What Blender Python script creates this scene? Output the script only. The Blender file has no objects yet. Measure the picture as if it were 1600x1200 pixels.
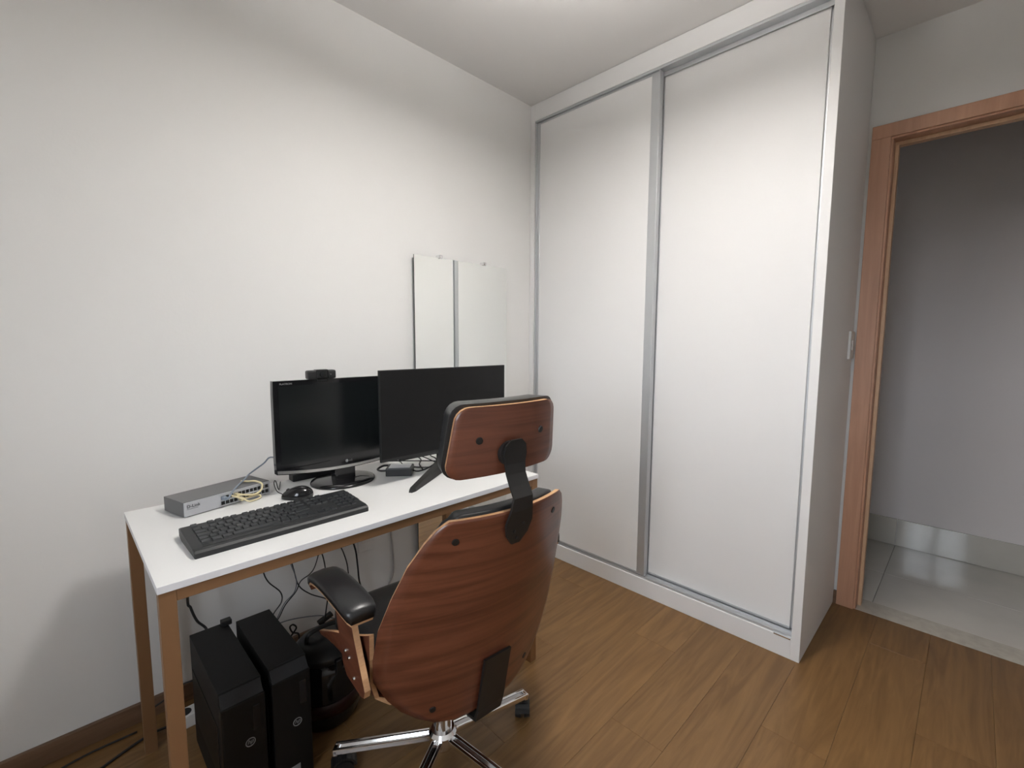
import bpy, bmesh, math, random
from mathutils import Vector, Matrix, Euler
random.seed(7)
scn = bpy.context.scene
PI = math.pi

# ------------------------------------------------------------------ camera
CAM = Vector((1.8843, -0.4727, 1.2530))
YAW, PIT, ROL, FPX, PPX, PPY = -0.7674, -0.1000, 0.0073, 719.84, 824.9, 604.15
_f = Vector((math.sin(YAW)*math.cos(PIT), math.cos(YAW)*math.cos(PIT), math.sin(PIT)))
_r0 = Vector((math.cos(YAW), -math.sin(YAW), 0)); _u0 = _r0.cross(_f)
_r = _r0*math.cos(ROL) + _u0*math.sin(ROL); _u = -_r0*math.sin(ROL) + _u0*math.cos(ROL)
cam_data = bpy.data.cameras.new('camera'); cam = bpy.data.objects.new('camera', cam_data)
scn.collection.objects.link(cam); scn.camera = cam
cam_data.sensor_fit = 'HORIZONTAL'; cam_data.sensor_width = 36.0
cam_data.lens = FPX*36.0/1600.0
cam_data.shift_x = -(PPX-800)/1600.0; cam_data.shift_y = (PPY-600)/1600.0
cam_data.clip_start = 0.02; cam_data.clip_end = 60
M = Matrix((( _r.x, _u.x, -_f.x, CAM.x), (_r.y, _u.y, -_f.y, CAM.y), (_r.z, _u.z, -_f.z, CAM.z), (0, 0, 0, 1)))
cam.matrix_world = M

def at(px, py, axis, value):
    """photo pixel -> point on the plane where coordinate `axis` equals `value`"""
    k = _f + _r*((px-PPX)/FPX) - _u*((py-PPY)/FPX)
    t = (value-CAM[axis])/k[axis]
    return CAM + k*t

# ------------------------------------------------------------------ world, light, exposure
world = bpy.data.worlds.new('daylight'); scn.world = world
world.use_nodes = True
bg = world.node_tree.nodes['Background']
bg.inputs['Strength'].default_value = 11.0
_wn = world.node_tree; _tc = _wn.nodes.new('ShaderNodeTexCoord'); _sp = _wn.nodes.new('ShaderNodeSeparateXYZ')
_mr = _wn.nodes.new('ShaderNodeMapRange'); _mr.inputs['From Min'].default_value = -1.0
_cr = _wn.nodes.new('ShaderNodeValToRGB')       # ground below the horizon, overcast sky above
_cr.color_ramp.elements[0].position = 0.485; _cr.color_ramp.elements[0].color = (0.10, 0.10, 0.09, 1)
_cr.color_ramp.elements[1].position = 0.515; _cr.color_ramp.elements[1].color = (0.84, 0.91, 1.0, 1)
_wn.links.new(_tc.outputs['Generated'], _sp.inputs[0]); _wn.links.new(_sp.outputs['Z'], _mr.inputs['Value'])
_wn.links.new(_mr.outputs['Result'], _cr.inputs['Fac']); _wn.links.new(_cr.outputs['Color'], bg.inputs['Color'])
LAMP_POS = (1.15, 0.48, 2.556); LAMP_STRENGTH = 62.0
scn.view_settings.view_transform = 'Standard'; scn.view_settings.look = 'None'
scn.view_settings.gamma = 1.0; scn.view_settings.use_curve_mapping = False
scn.view_settings.exposure = 0.74

H = 2.556            # ceiling
YW, WD, YD = 1.487, 1.481, 2.094     # wardrobe front, wardrobe right side, door wall
XR, YB = 2.62, -1.42                 # right wall, wall behind the camera
YH, XH0, XH1 = 3.114, 0.9, 3.4       # hall
# portal in the window opening of the wall behind the camera
WX0, WX1, WZ0, WZ1 = 1.34, 2.04, 0.98, 2.12
pl = bpy.data.lights.new('window_back_offscreen', 'AREA'); pl.shape = 'RECTANGLE'; pl.size = WX1-WX0; pl.size_y = WZ1-WZ0
pl.cycles.is_portal = True
po = bpy.data.objects.new('window_back_offscreen', pl); scn.collection.objects.link(po)
po.location = ((WX0+WX1)/2, YB-0.01, (WZ0+WZ1)/2); po.rotation_euler = (PI/2, 0, 0)

# ------------------------------------------------------------------ materials
MAT = {}
def mat(name, col, rough=0.5, metal=0.0, coat=0.0, spec=0.5, bump=None, var=None, emit=None):
    if name in MAT: return MAT[name]
    m = bpy.data.materials.new(name); m.use_nodes = True
    nt = m.node_tree; b = nt.nodes['Principled BSDF']
    b.inputs['Base Color'].default_value = (*col, 1); b.inputs['Roughness'].default_value = rough
    b.inputs['Metallic'].default_value = metal; b.inputs['Coat Weight'].default_value = coat
    b.inputs['Coat Roughness'].default_value = 0.15
    b.inputs['Specular IOR Level'].default_value = spec
    if emit:
        b.inputs['Emission Color'].default_value = (*emit[0], 1); b.inputs['Emission Strength'].default_value = emit[1]
    tc = nt.nodes.new('ShaderNodeTexCoord')
    if var:    # (scale, amount): soft tonal unevenness
        n = nt.nodes.new('ShaderNodeTexNoise'); n.inputs['Scale'].default_value = var[0]; n.inputs['Detail'].default_value = 4
        nt.links.new(tc.outputs['Object'], n.inputs['Vector'])
        r = nt.nodes.new('ShaderNodeValToRGB')
        r.color_ramp.elements[0].position = 0.3; r.color_ramp.elements[1].position = 0.7
        r.color_ramp.elements[0].color = (*[c*(1-var[1]) for c in col], 1); r.color_ramp.elements[1].color = (*[min(1, c*(1+var[1])) for c in col], 1)
        nt.links.new(n.outputs['Fac'], r.inputs['Fac']); nt.links.new(r.outputs['Color'], b.inputs['Base Color'])
    if bump:   # (scale, strength, distance)
        n = nt.nodes.new('ShaderNodeTexNoise'); n.inputs['Scale'].default_value = bump[0]; n.inputs['Detail'].default_value = 3
        nt.links.new(tc.outputs['Object'], n.inputs['Vector'])
        bp = nt.nodes.new('ShaderNodeBump'); bp.inputs['Strength'].default_value = bump[1]; bp.inputs['Distance'].default_value = bump[2]
        nt.links.new(n.outputs['Fac'], bp.inputs['Height']); nt.links.new(bp.outputs['Normal'], b.inputs['Normal'])
    MAT[name] = m; return m

def wood(name, c0, c1, scale, rough=0.4, coat=0.0, ring=1.6, per_object=0.0, spec=0.5, bumpd=0.0004):
    """grain drawn out along the axis whose scale is small"""
    m = bpy.data.materials.new(name); m.use_nodes = True
    nt = m.node_tree; L = nt.links; b = nt.nodes['Principled BSDF']
    tc = nt.nodes.new('ShaderNodeTexCoord'); mp = nt.nodes.new('ShaderNodeMapping')
    mp.inputs['Scale'].default_value = scale
    L.new(tc.outputs['Object'], mp.inputs['Vector'])
    oi = nt.nodes.new('ShaderNodeObjectInfo')
    off = nt.nodes.new('ShaderNodeVectorMath'); off.operation = 'SCALE'; off.inputs[0].default_value = (37, 11, 23)
    L.new(oi.outputs['Random'], off.inputs['Scale'])
    add = nt.nodes.new('ShaderNodeVectorMath'); add.operation = 'ADD'
    L.new(mp.outputs['Vector'], add.inputs[0]); L.new(off.outputs['Vector'], add.inputs[1])
    n = nt.nodes.new('ShaderNodeTexNoise'); n.inputs['Scale'].default_value = 1.0; n.inputs['Detail'].default_value = 7; n.inputs['Distortion'].default_value = ring
    n.inputs['Roughness'].default_value = 0.6
    L.new(add.outputs['Vector'], n.inputs['Vector'])
    r = nt.nodes.new('ShaderNodeValToRGB')
    r.color_ramp.elements[0].position = 0.34; r.color_ramp.elements[1].position = 0.66
    r.color_ramp.elements[0].color = (*c0, 1); r.color_ramp.elements[1].color = (*c1, 1)
    L.new(n.outputs['Fac'], r.inputs['Fac'])
    last = r.outputs['Color']
    if per_object:
        hs = nt.nodes.new('ShaderNodeHueSaturation')
        mr = nt.nodes.new('ShaderNodeMapRange'); mr.inputs['To Min'].default_value = 1-per_object; mr.inputs['To Max'].default_value = 1+per_object
        L.new(oi.outputs['Random'], mr.inputs['Value']); L.new(mr.outputs['Result'], hs.inputs['Value'])
        L.new(last, hs.inputs['Color']); last = hs.outputs['Color']
    L.new(last, b.inputs['Base Color'])
    bp = nt.nodes.new('ShaderNodeBump'); bp.inputs['Strength'].default_value = 0.25; bp.inputs['Distance'].default_value = bumpd
    L.new(n.outputs['Fac'], bp.inputs['Height']); L.new(bp.outputs['Normal'], b.inputs['Normal'])
    b.inputs['Roughness'].default_value = rough; b.inputs['Coat Weight'].default_value = coat; b.inputs['Coat Roughness'].default_value = 0.2
    b.inputs['Specular IOR Level'].default_value = spec
    MAT[name] = m; return m

m_wall = mat('wall paint', (0.715, 0.71, 0.695), 0.75, bump=(90, 0.12, 0.002), spec=0.25)
m_ceil = mat('ceiling paint', (0.76, 0.75, 0.74), 0.85, spec=0.2)
m_hallwall = mat('hall paint', (0.74, 0.71, 0.71), 0.8, spec=0.2)
m_lam = mat('white laminate', (0.73, 0.725, 0.72), 0.5, spec=0.4, bump=(160, 0.05, 0.001))
m_lam_edge = mat('white laminate edge', (0.74, 0.735, 0.735), 0.3)
m_alu = mat('satin aluminium', (0.54, 0.555, 0.57), 0.48, metal=0.7)
m_floor = wood('oak vinyl plank', (0.138, 0.072, 0.026), (0.203, 0.111, 0.042), (18, 1.6, 18), rough=0.34, spec=0.35, per_object=0.05, ring=2.2)
m_gap = mat('dark seam', (0.11, 0.065, 0.035), 0.8)
m_base = wood('brown baseboard', (0.13, 0.075, 0.042), (0.19, 0.11, 0.065), (20, 2, 20), rough=0.45)
m_door = wood('door frame veneer', (0.42, 0.225, 0.14), (0.52, 0.29, 0.185), (30, 30, 2.0), rough=0.45, ring=0.8)
m_doorin = wood('door jamb lipping', (0.52, 0.33, 0.20), (0.60, 0.40, 0.25), (30, 30, 2.0), rough=0.5)
m_tile = mat('polished grey porcelain', (0.56, 0.545, 0.50), 0.07, var=(5, 0.05))
m_grout = mat('grout', (0.20, 0.19, 0.17), 0.8)
m_stone = mat('pale threshold stone', (0.46, 0.43, 0.37), 0.25, var=(30, 0.08))
m_desktop = mat('white desk board', (0.69, 0.69, 0.68), 0.4)
m_deskedge = mat('desk edge band', (0.70, 0.70, 0.72), 0.4)
m_bronze = mat('bronze painted steel', (0.235, 0.125, 0.058), 0.42, metal=0.25, bump=(300, 0.05, 0.0004))
m_walnut = wood('walnut veneer', (0.088, 0.026, 0.013), (0.172, 0.058, 0.030), (6, 1.3, 34), rough=0.33, coat=0.15, ring=0.9)
m_ply = wood('plywood edge', (0.42, 0.225, 0.105), (0.55, 0.32, 0.17), (9, 9, 40), rough=0.5)
m_leather = mat('black leather', (0.012, 0.012, 0.013), 0.33, bump=(260, 0.2, 0.001))
m_blackm = mat('black painted steel', (0.010, 0.0095, 0.009), 0.5, bump=(400, 0.1, 0.0005))
m_chrome = mat('chrome', (0.82, 0.82, 0.83), 0.10, metal=1.0)
m_blackp = mat('black plastic', (0.011, 0.0115, 0.012), 0.42)
m_gloss = mat('gloss black plastic', (0.008, 0.008, 0.009), 0.12)
m_screen = mat('dark glass screen', (0.006, 0.0075, 0.008), 0.22)
m_screen2 = mat('matt screen', (0.006, 0.0062, 0.0065), 0.40, spec=0.28)
m_silver = mat('silver trim', (0.50, 0.50, 0.48), 0.28, metal=0.8)
m_key = mat('keycap plastic', (0.013, 0.015, 0.017), 0.42)
m_kb = mat('keyboard case', (0.010, 0.011, 0.012), 0.5)
m_switch = mat('grey painted steel case', (0.115, 0.115, 0.118), 0.5, bump=(300, 0.1, 0.0004))
m_switchf = mat('silver grey front', (0.42, 0.43, 0.45), 0.4, metal=0.2)
m_port = mat('port black', (0.01, 0.01, 0.01), 0.6)
m_label = mat('white label', (0.85, 0.86, 0.88), 0.4)
m_tower = mat('tower steel', (0.006, 0.006, 0.0063), 0.6, spec=0.3, bump=(500, 0.15, 0.0005))
m_bezel = mat('tower bezel', (0.0035, 0.0033, 0.0032), 0.5, spec=0.3)
m_grill = mat('tower grille', (0.022, 0.022, 0.023), 0.7, spec=0.3, bump=(900, 0.5, 0.001))
m_logo = mat('logo grey', (0.22, 0.22, 0.22), 0.4)
m_cable = mat('black cable', (0.012, 0.012, 0.013), 0.5)
m_cgrey = mat('grey cable', (0.16, 0.17, 0.19), 0.5)
m_cyel = mat('pale yellow cable', (0.62, 0.54, 0.33), 0.5)
m_cblue = mat('grey blue cable', (0.21, 0.25, 0.30), 0.5)
m_cwhite = mat('white cable', (0.42, 0.40, 0.39), 0.5)
m_white = mat('white plastic', (0.66, 0.645, 0.62), 0.4)
m_red = mat('dark red plastic', (0.016, 0.002, 0.002), 0.35)
m_mirror = mat('mirror silver', (0.87, 0.885, 0.86), 0.012, metal=1.0)
m_medge = mat('mirror glass edge', (0.045, 0.06, 0.055), 0.2)
m_lamp = mat('lamp diffuser', (0.9, 0.9, 0.88), 0.5, emit=((1.0, 0.965, 0.93), LAMP_STRENGTH))

# ------------------------------------------------------------------ helpers
COL = scn.collection
def mk(name, bm, m, parent=None, loc=None, rot=None, smooth=False, mats=None):
    me = bpy.data.meshes.new(name)
    bmesh.ops.recalc_face_normals(bm, faces=bm.faces)
    bm.to_mesh(me); bm.free()
    for x in (mats or [m]): me.materials.append(x)
    if smooth:
        for p in me.polygons: p.use_smooth = True
    o = bpy.data.objects.new(name, me); COL.objects.link(o)
    if parent: o.parent = parent
    if loc is not None: o.location = loc
    if rot is not None: o.rotation_euler = rot
    return o
def again(src, parent, loc=None, rot=None, name=None):
    o = bpy.data.objects.new(name or src.name.split('.')[0], src.data); COL.objects.link(o); o.parent = parent
    if loc is not None: o.location = loc
    if rot is not None: o.rotation_euler = rot
    return o
def empty(name, loc=(0, 0, 0), rz=0):
    o = bpy.data.objects.new(name, None); COL.objects.link(o); o.location = loc; o.rotation_euler = (0, 0, rz)
    o.empty_display_size = 0.05; return o
def tag(o, label, cat, group=None):
    o['label'] = label; o['category'] = cat
    if group: o['group'] = group
    return o
def struct(o, label=None):
    o['kind'] = 'structure'
    if label: o['label'] = label
    return o
def box(bm, x0, x1, y0, y1, z0, z1, bevel=0.0, seg=2, mi=0):
    vs = [bm.verts.new((x, y, z)) for x in (x0, x1) for y in (y0, y1) for z in (z0, z1)]
    idx = [(0, 1, 3, 2), (4, 6, 7, 5), (0, 4, 5, 1), (2, 3, 7, 6), (0, 2, 6, 4), (1, 5, 7, 3)]
    fs = [bm.faces.new([vs[i] for i in q]) for q in idx]
    for f in fs: f.material_index = mi
    if bevel > 0:
        es = list({e for f in fs for e in f.edges})
        bmesh.ops.bevel(bm, geom=es, offset=bevel, segments=seg, profile=0.6, affect='EDGES')
    return bm
def B(*a, **k): return box(bmesh.new(), *a, **k)
def bar(bm, a, b, w, h=None, up=(0, 0, 1), bevel=0.0):
    """rectangular bar between two points"""
    a, b = Vector(a), Vector(b); d = (b-a).normalized(); s = d.cross(Vector(up))
    if s.length < 1e-5: s = d.cross(Vector((1, 0, 0)))
    s.normalize(); t = s.cross(d); h = h or w
    vs = [bm.verts.new(p + s*(i*w/2) + t*(j*h/2)) for p in (a, b) for i, j in ((-1, -1), (1, -1), (1, 1), (-1, 1))]
    fs = [bm.faces.new([vs[i] for i in q]) for q in ((3, 2, 1, 0), (4, 5, 6, 7), (0, 1, 5, 4), (1, 2, 6, 5), (2, 3, 7, 6), (3, 0, 4, 7))]
    if bevel:
        bmesh.ops.bevel(bm, geom=list({e for f in fs for e in f.edges}), offset=bevel, segments=2, profile=0.6, affect='EDGES')
    return bm
def cyl(bm, a, b, r0, r1=None, n=20, caps=True):
    a, b = Vector(a), Vector(b); d = (b-a).normalized(); s = d.orthogonal().normalized(); t = d.cross(s)
    r1 = r0 if r1 is None else r1
    A = [bm.verts.new(a + (s*math.cos(2*PI*i/n) + t*math.sin(2*PI*i/n))*r0) for i in range(n)]
    Bv = [bm.verts.new(b + (s*math.cos(2*PI*i/n) + t*math.sin(2*PI*i/n))*r1) for i in range(n)]
    for i in range(n): bm.faces.new((A[i], A[(i+1) % n], Bv[(i+1) % n], Bv[i]))
    if caps: bm.faces.new(A[::-1]); bm.faces.new(Bv)
    return bm
def lathe(bm, prof, n=32, c=(0, 0, 0), sx=1.0, sy=1.0):
    rings = []
    for r, z in prof:
        if r < 1e-6: rings.append([bm.verts.new((c[0], c[1], c[2]+z))])
        else: rings.append([bm.verts.new((c[0]+sx*r*math.cos(2*PI*i/n), c[1]+sy*r*math.sin(2*PI*i/n), c[2]+z)) for i in range(n)])
    for a, b in zip(rings[:-1], rings[1:]):
        for i in range(n):
            j = (i+1) % n
            if len(a) == 1 and len(b) == 1: continue
            if len(a) == 1: bm.faces.new((a[0], b[j], b[i]))
            elif len(b) == 1: bm.faces.new((a[i], a[j], b[0]))
            else: bm.faces.new((a[i], a[j], b[j], b[i]))
    return bm
def spline(pts, n=8):
    pts = [Vector(p) for p in pts]
    if len(pts) < 3: return pts
    P = [pts[0]*2-pts[1]] + pts + [pts[-1]*2-pts[-2]]; out = []
    for i in range(1, len(P)-2):
        for k in range(n):
            t = k/n; a, b, c, d = P[i-1], P[i], P[i+1], P[i+2]
            out.append(0.5*((2*b) + (c-a)*t + (2*a-5*b+4*c-d)*t*t + (3*b-a-3*c+d)*t**3))
    return out + [pts[-1]]
def tube(bm, pts, r, n=8, k=8):
    P = spline(pts, k); prev = None; rings = []
    s = None
    for i, p in enumerate(P):
        d = (P[min(i+1, len(P)-1)] - P[max(i-1, 0)])
        if d.length < 1e-9: d = Vector((0, 0, 1))
        d.normalize()
        if s is None: s = d.orthogonal().normalized()
        s = (s - d*s.dot(d))
        if s.length < 1e-6: s = d.orthogonal()
        s.normalize(); t = d.cross(s)
        rings.append([bm.verts.new(p + (s*math.cos(2*PI*j/n) + t*math.sin(2*PI*j/n))*r) for j in range(n)])
    for a, b in zip(rings[:-1], rings[1:]):
        for j in range(n): bm.faces.new((a[j], a[(j+1) % n], b[(j+1) % n], b[j]))
    bm.faces.new(rings[0][::-1]); bm.faces.new(rings[-1]); return bm
def plate(bm, outer, inner, edge_mi=1, inner_mi=0):
    """solid from two equal vertex grids [row][col]; rim faces take material edge_mi"""
    R, Cn = len(outer), len(outer[0])
    o = [[bm.verts.new(p) for p in row] for row in outer]; q = [[bm.verts.new(p) for p in row] for row in inner]
    for i in range(R-1):
        for j in range(Cn-1):
            bm.faces.new((o[i][j], o[i][j+1], o[i+1][j+1], o[i+1][j])).material_index = 0
            bm.faces.new((q[i][j], q[i+1][j], q[i+1][j+1], q[i][j+1])).material_index = inner_mi
    for i in range(R-1):
        for j in (0, Cn-1):
            bm.faces.new((o[i][j], o[i+1][j], q[i+1][j], q[i][j])).material_index = edge_mi
    for j in range(Cn-1):
        for i in (0, R-1):
            bm.faces.new((o[i][j], o[i][j+1], q[i][j+1], q[i][j])).material_index = edge_mi
    return bm
def poly_prism(bm, pts, z0, z1, bevel=0.0):
    a = [bm.verts.new((x, y, z0)) for x, y in pts]; b = [bm.verts.new((x, y, z1)) for x, y in pts]; n = len(pts)
    fs = [bm.faces.new(a[::-1]), bm.faces.new(b)] + [bm.faces.new((a[i], a[(i+1) % n], b[(i+1) % n], b[i])) for i in range(n)]
    if bevel: bmesh.ops.bevel(bm, geom=list({e for f in fs[:2] for e in f.edges}), offset=bevel, segments=2, profile=0.6, affect='EDGES')
    return bm
def text(name, s, size, m, parent, loc, rot, depth=0.0003, align='LEFT', shear=0.0):
    cu = bpy.data.curves.new(name, 'FONT'); cu.body = s; cu.size = size; cu.extrude = depth; cu.align_x = align; cu.shear = shear
    cu.resolution_u = 3
    t = bpy.data.objects.new(name+'_tmp', cu); COL.objects.link(t)
    dg = bpy.context.evaluated_depsgraph_get(); me = bpy.data.meshes.new_from_object(t.evaluated_get(dg))
    bpy.data.objects.remove(t); bpy.data.curves.remove(cu)
    me.materials.clear(); me.materials.append(m)
    o = bpy.data.objects.new(name, me); COL.objects.link(o); o.parent = parent; o.location = loc; o.rotation_euler = rot
    return o

# ------------------------------------------------------------------ room shell
T = 0.12
struct(mk('wall_left', B(-T, 0, YB-T, YD+T, -0.05, H+0.1), m_wall), 'plain off white wall behind the desk')
bm = bmesh.new()        # wall behind the camera, with the window opening
box(bm, 0, WX0, YB-T, YB, -0.05, H+0.1); box(bm, WX1, XR+T, YB-T, YB, -0.05, H+0.1)
box(bm, WX0, WX1, YB-T, YB, -0.05, WZ0); box(bm, WX0, WX1, YB-T, YB, WZ1, H+0.1)
struct(mk('wall_back', bm, m_wall))
struct(mk('wall_right', B(XR, XR+T, YB, YD, -0.05, H+0.1), m_wall))
DX0, DX1, DZ = 1.575, 2.375, 2.118      # clear door opening
FX0, FX1, FZ = 1.494, 2.456, 2.186      # casing outside
bm = bmesh.new()
box(bm, 0, DX0-0.025, YD, YD+T, -0.05, H+0.1); box(bm, DX1+0.025, XH1, YD, YD+T, -0.05, H+0.1)
box(bm, DX0-0.025, DX1+0.025, YD, YD+T, DZ+0.025, H+0.1)
struct(mk('wall_door', bm, m_wall), 'off white wall above the doorway beside the wardrobe')
struct(mk('ceiling', B(-T, XR+T, YB-T, YD, H, H+0.12), m_ceil), 'smooth white ceiling')
# window
w = struct(empty('window_1', ((WX0+WX1)/2, YB-0.06, WZ0)))
bm = bmesh.new(); hw = (WX1-WX0)/2; hh = WZ1-WZ0
for x0, x1, z0, z1 in ((-hw, hw, 0, 0.05), (-hw, hw, hh-0.05, hh), (-hw, -hw+0.05, 0.05, hh-0.05), (hw-0.05, hw, 0.05, hh-0.05), (-0.03, 0.03, 0.05, hh-0.05)):
    box(bm, x0, x1, -0.03, 0.03, z0, z1)
mk('window_frame', bm, m_white, w)
mg = bpy.data.materials.new('window glass'); mg.use_nodes = True; nt = mg.node_tree
b = nt.nodes['Principled BSDF']; out = nt.nodes['Material Output']
tr = nt.nodes.new('ShaderNodeBsdfTransparent'); mx = nt.nodes.new('ShaderNodeMixShader'); mx.inputs['Fac'].default_value = 0.06
b.inputs['Roughness'].default_value = 0.02; b.inputs['Base Color'].default_value = (0.9, 0.95, 0.95, 1)
nt.links.new(tr.outputs[0], mx.inputs[1]); nt.links.new(b.outputs[0], mx.inputs[2]); nt.links.new(mx.outputs[0], out.inputs['Surface'])
for s in (-1, 1):
    mk('pane', B(min(s*0.03, s*(hw-0.05)), max(s*0.03, s*(hw-0.05)), -0.003, 0.003, 0.05, hh-0.05), mg, w)

# floor: sub floor and planks running along the desk wall
fl = struct(mk('floor', B(-T, XR+T, YB-T, YD, -0.10, -0.006), m_gap), 'warm brown wood look plank floor')
PW, PL = 0.184, 1.22
i = 0; x = 0.0; pcache = {}
while x < XR-1e-4:
    x1 = min(x+PW, XR); y = YB - PL*((i*0.37) % 1.0)
    while y < YD-1e-4:
        a, c = max(y, YB), min(y+PL, YD)
        if c-a > 0.02:
            g = 0.00025
            key = (round(x1-x, 4), round(c-a, 4))
            if key not in pcache:
                hx, hy = (x1-x)/2-g, (c-a)/2-g
                pcache[key] = mk('plank', B(-hx, hx, -hy, hy, -0.008, 0, bevel=0.0006, seg=1), m_floor, fl, ((x+x1)/2, (a+c)/2, 0))
            else: again(pcache[key], fl, ((x+x1)/2, (a+c)/2, 0))
        y += PL
    x = x1; i += 1
# baseboards
def baseboard(name, x0, x1, y0, y1):
    return struct(mk(name, B(x0, x1, y0, y1, 0, 0.064, bevel=0.003), m_base))
baseboard('baseboard_left', 0, 0.014, YB, YW)
baseboard('baseboard_back', 0.014, XR, YB, YB+0.014)
baseboard('baseboard_right', XR-0.014, XR, YB+0.014, YD)
baseboard('baseboard_door', FX1, XR-0.014, YD-0.014, YD)
baseboard('baseboard_wardrobe_gap', WD, FX0, YD-0.012, YD)

# door frame
d = struct(empty('door_1', ((DX0+DX1)/2, YD, 0)), 'pale reddish wooden door frame of the open doorway')
cx = (DX0+DX1)/2
def dpart(name, x0, x1, y0, y1, z0, z1, m, bev=0.003): return mk(name, B(x0-cx, x1-cx, y0, y1, z0, z1, bevel=bev), m, d)
CI = 0.012   # casing to jamb step
dpart('casing', FX0, DX0-CI, -0.014, 0.004, 0, DZ+CI, m_door); dpart('casing', DX1+CI, FX1, -0.014, 0.004, 0, DZ+CI, m_door)
dpart('casing', FX0, FX1, -0.014, 0.004, DZ+CI, FZ, m_door)
dpart('jamb', DX0-0.026, DX0-0.004, -0.004, T+0.004, 0, DZ+0.004, m_door); dpart('jamb', DX1+0.004, DX1+0.026, -0.004, T+0.004, 0, DZ+0.004, m_door)
dpart('jamb', DX0-0.026, DX1+0.026, -0.004, T+0.004, DZ+0.004, DZ+0.026, m_door)
dpart('door_stop', DX0-0.004, DX0+0.010, 0.05, 0.085, 0, DZ-0.010, m_doorin, 0.002); dpart('door_stop', DX1-0.010, DX1+0.004, 0.05, 0.085, 0, DZ-0.010, m_doorin, 0.002)
dpart('door_stop', DX0-0.004, DX1+0.004, 0.05, 0.085, DZ-0.012, DZ+0.004, m_doorin, 0.002)

# hall beyond the door
hf = struct(mk('floor_hall', B(XH0, XH1, YD, YH+T, -0.10, -0.004), m_grout), 'polished grey porcelain tile floor of the hall')
mk('threshold', B(DX0-0.004, DX1+0.004, YD, YD+0.130, -0.03, 0.001, bevel=0.001), m_stone, hf)
tc = {}
tx = [XH0, 1.02, 1.62, 2.22, 2.82, XH1]; ty = [YD+0.131, 2.62, YH]
for a, c in zip(tx[:-1], tx[1:]):
    for e, g in zip(ty[:-1], ty[1:]):
        hx, hy = (c-a)/2-0.0012, (g-e)/2-0.0012
        mk('floor_tile', B(-hx, hx, -hy, hy, -0.02, 0, bevel=0.0008, seg=1), m_tile, hf, ((a+c)/2, (e+g)/2, 0))
wh = struct(mk('wall_hall', B(XH0-T, XH1+T, YH, YH+T, -0.05, H+0.1), m_hallwall), 'plain wall of the hall seen through the doorway')
struct(mk('wall_hall_left', B(XH0-T, XH0, YD+T, YH, -0.05, H+0.1), m_hallwall)); struct(mk('wall_hall_right', B(XH1, XH1+T, YD+T, YH, -0.05, H+0.1), m_hallwall))
struct(mk('ceiling_hall', B(XH0-T, XH1+T, YD, YH+T, H, H+0.12), m_ceil))
bh = struct(empty('baseboard_hall', (0, YH, 0)), 'polished grey tile baseboard in the hall')
for a, c in zip(tx[:-1], tx[1:]):
    mk('baseboard_tile', B(a+0.0012, c-0.0012, -0.011, 0.0, 0.0015, 0.168, bevel=0.001, seg=1), m_tile, bh)

# ------------------------------------------------------------------ ceiling lamp (above the frame, over the middle of the room)
lamp = tag(empty('ceiling_lamp_offscreen', LAMP_POS), 'round white ceiling lamp with a glowing disc on a short stem', 'lamp')
bm = bmesh.new(); lathe(bm, [(0, 0), (0.05, 0), (0.05, -0.018), (0.044, -0.022), (0, -0.022)], 32); mk('canopy', bm, m_white, lamp)
LD = 0.235      # drop below the ceiling
bm = bmesh.new(); cyl(bm, (0, 0, -0.02), (0, 0, -LD-0.004), 0.008, n=16); mk('stem', bm, m_white, lamp)
bm = bmesh.new(); lathe(bm, [(0.142, -LD), (0.148, -LD), (0.148, -LD-0.026), (0.142, -LD-0.026), (0.142, -LD)], 40); mk('rim', bm, m_white, lamp)
bm = bmesh.new(); lathe(bm, [(0, -LD-0.021), (0.142, -LD-0.021), (0.142, -LD-0.024), (0, -LD-0.024)], 40); mk('lower_diffuser', bm, m_lamp, lamp)
bm = bmesh.new(); lathe(bm, [(0, -LD-0.006), (0.142, -LD-0.006), (0.142, -LD-0.003), (0, -LD-0.003)], 40); mk('upper_diffuser', bm, m_lamp, lamp)

# ------------------------------------------------------------------ wardrobe
wr = tag(empty('wardrobe', (0, YW, 0)), 'tall white built in wardrobe with two sliding doors and aluminium handles', 'wardrobe')
DEP = YD-YW-0.002
def wp(name, x0, x1, y0, y1, z0, z1, m=m_lam, bev=0.001, parent=wr): return mk(name, B(x0, x1, y0, y1, z0, z1, bevel=bev, seg=1), m, parent)
wp('side_panel', 0.001, 0.033, 0, DEP, 0, H-0.002); wp('side_panel', 1.449, WD, 0, DEP, 0, H-0.002)
wp('top_fascia', 0.033, 1.449, 0, 0.09, 2.466, H-0.002); wp('plinth', 0.033, 1.449, 0, 0.09, 0, 0.084, m_lam_edge)
wp('bottom_panel', 0.033, 1.449, 0.09, DEP-0.02, 0.06, 0.084); wp('top_panel', 0.033, 1.449, 0.09, DEP-0.02, H-0.04, H-0.004); wp('back_panel', 0.033, 1.449, DEP-0.018, DEP, 0, H-0.004)
bm = bmesh.new(); box(bm, 0.033, 1.449, 0.006, 0.085, 0.084, 0.089); box(bm, 0.033, 1.449, 0.006, 0.010, 0.089, 0.094); box(bm, 0.033, 1.449, 0.040, 0.044, 0.089, 0.094); box(bm, 0.033, 1.449, 0.078, 0.082, 0.089, 0.094)
mk('bottom_track', bm, m_alu, wr)
mk('track_stop', B(1.385, 1.447, -0.0015, 0.010, 0.080, 0.0865, bevel=0.0012), m_chrome, wr)
bm = bmesh.new(); box(bm, 0.033, 1.449, 0.004, 0.085, 2.456, 2.466); box(bm, 0.033, 1.449, 0.042, 0.046, 2.438, 2.456)
mk('top_track', bm, m_alu, wr)
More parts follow.
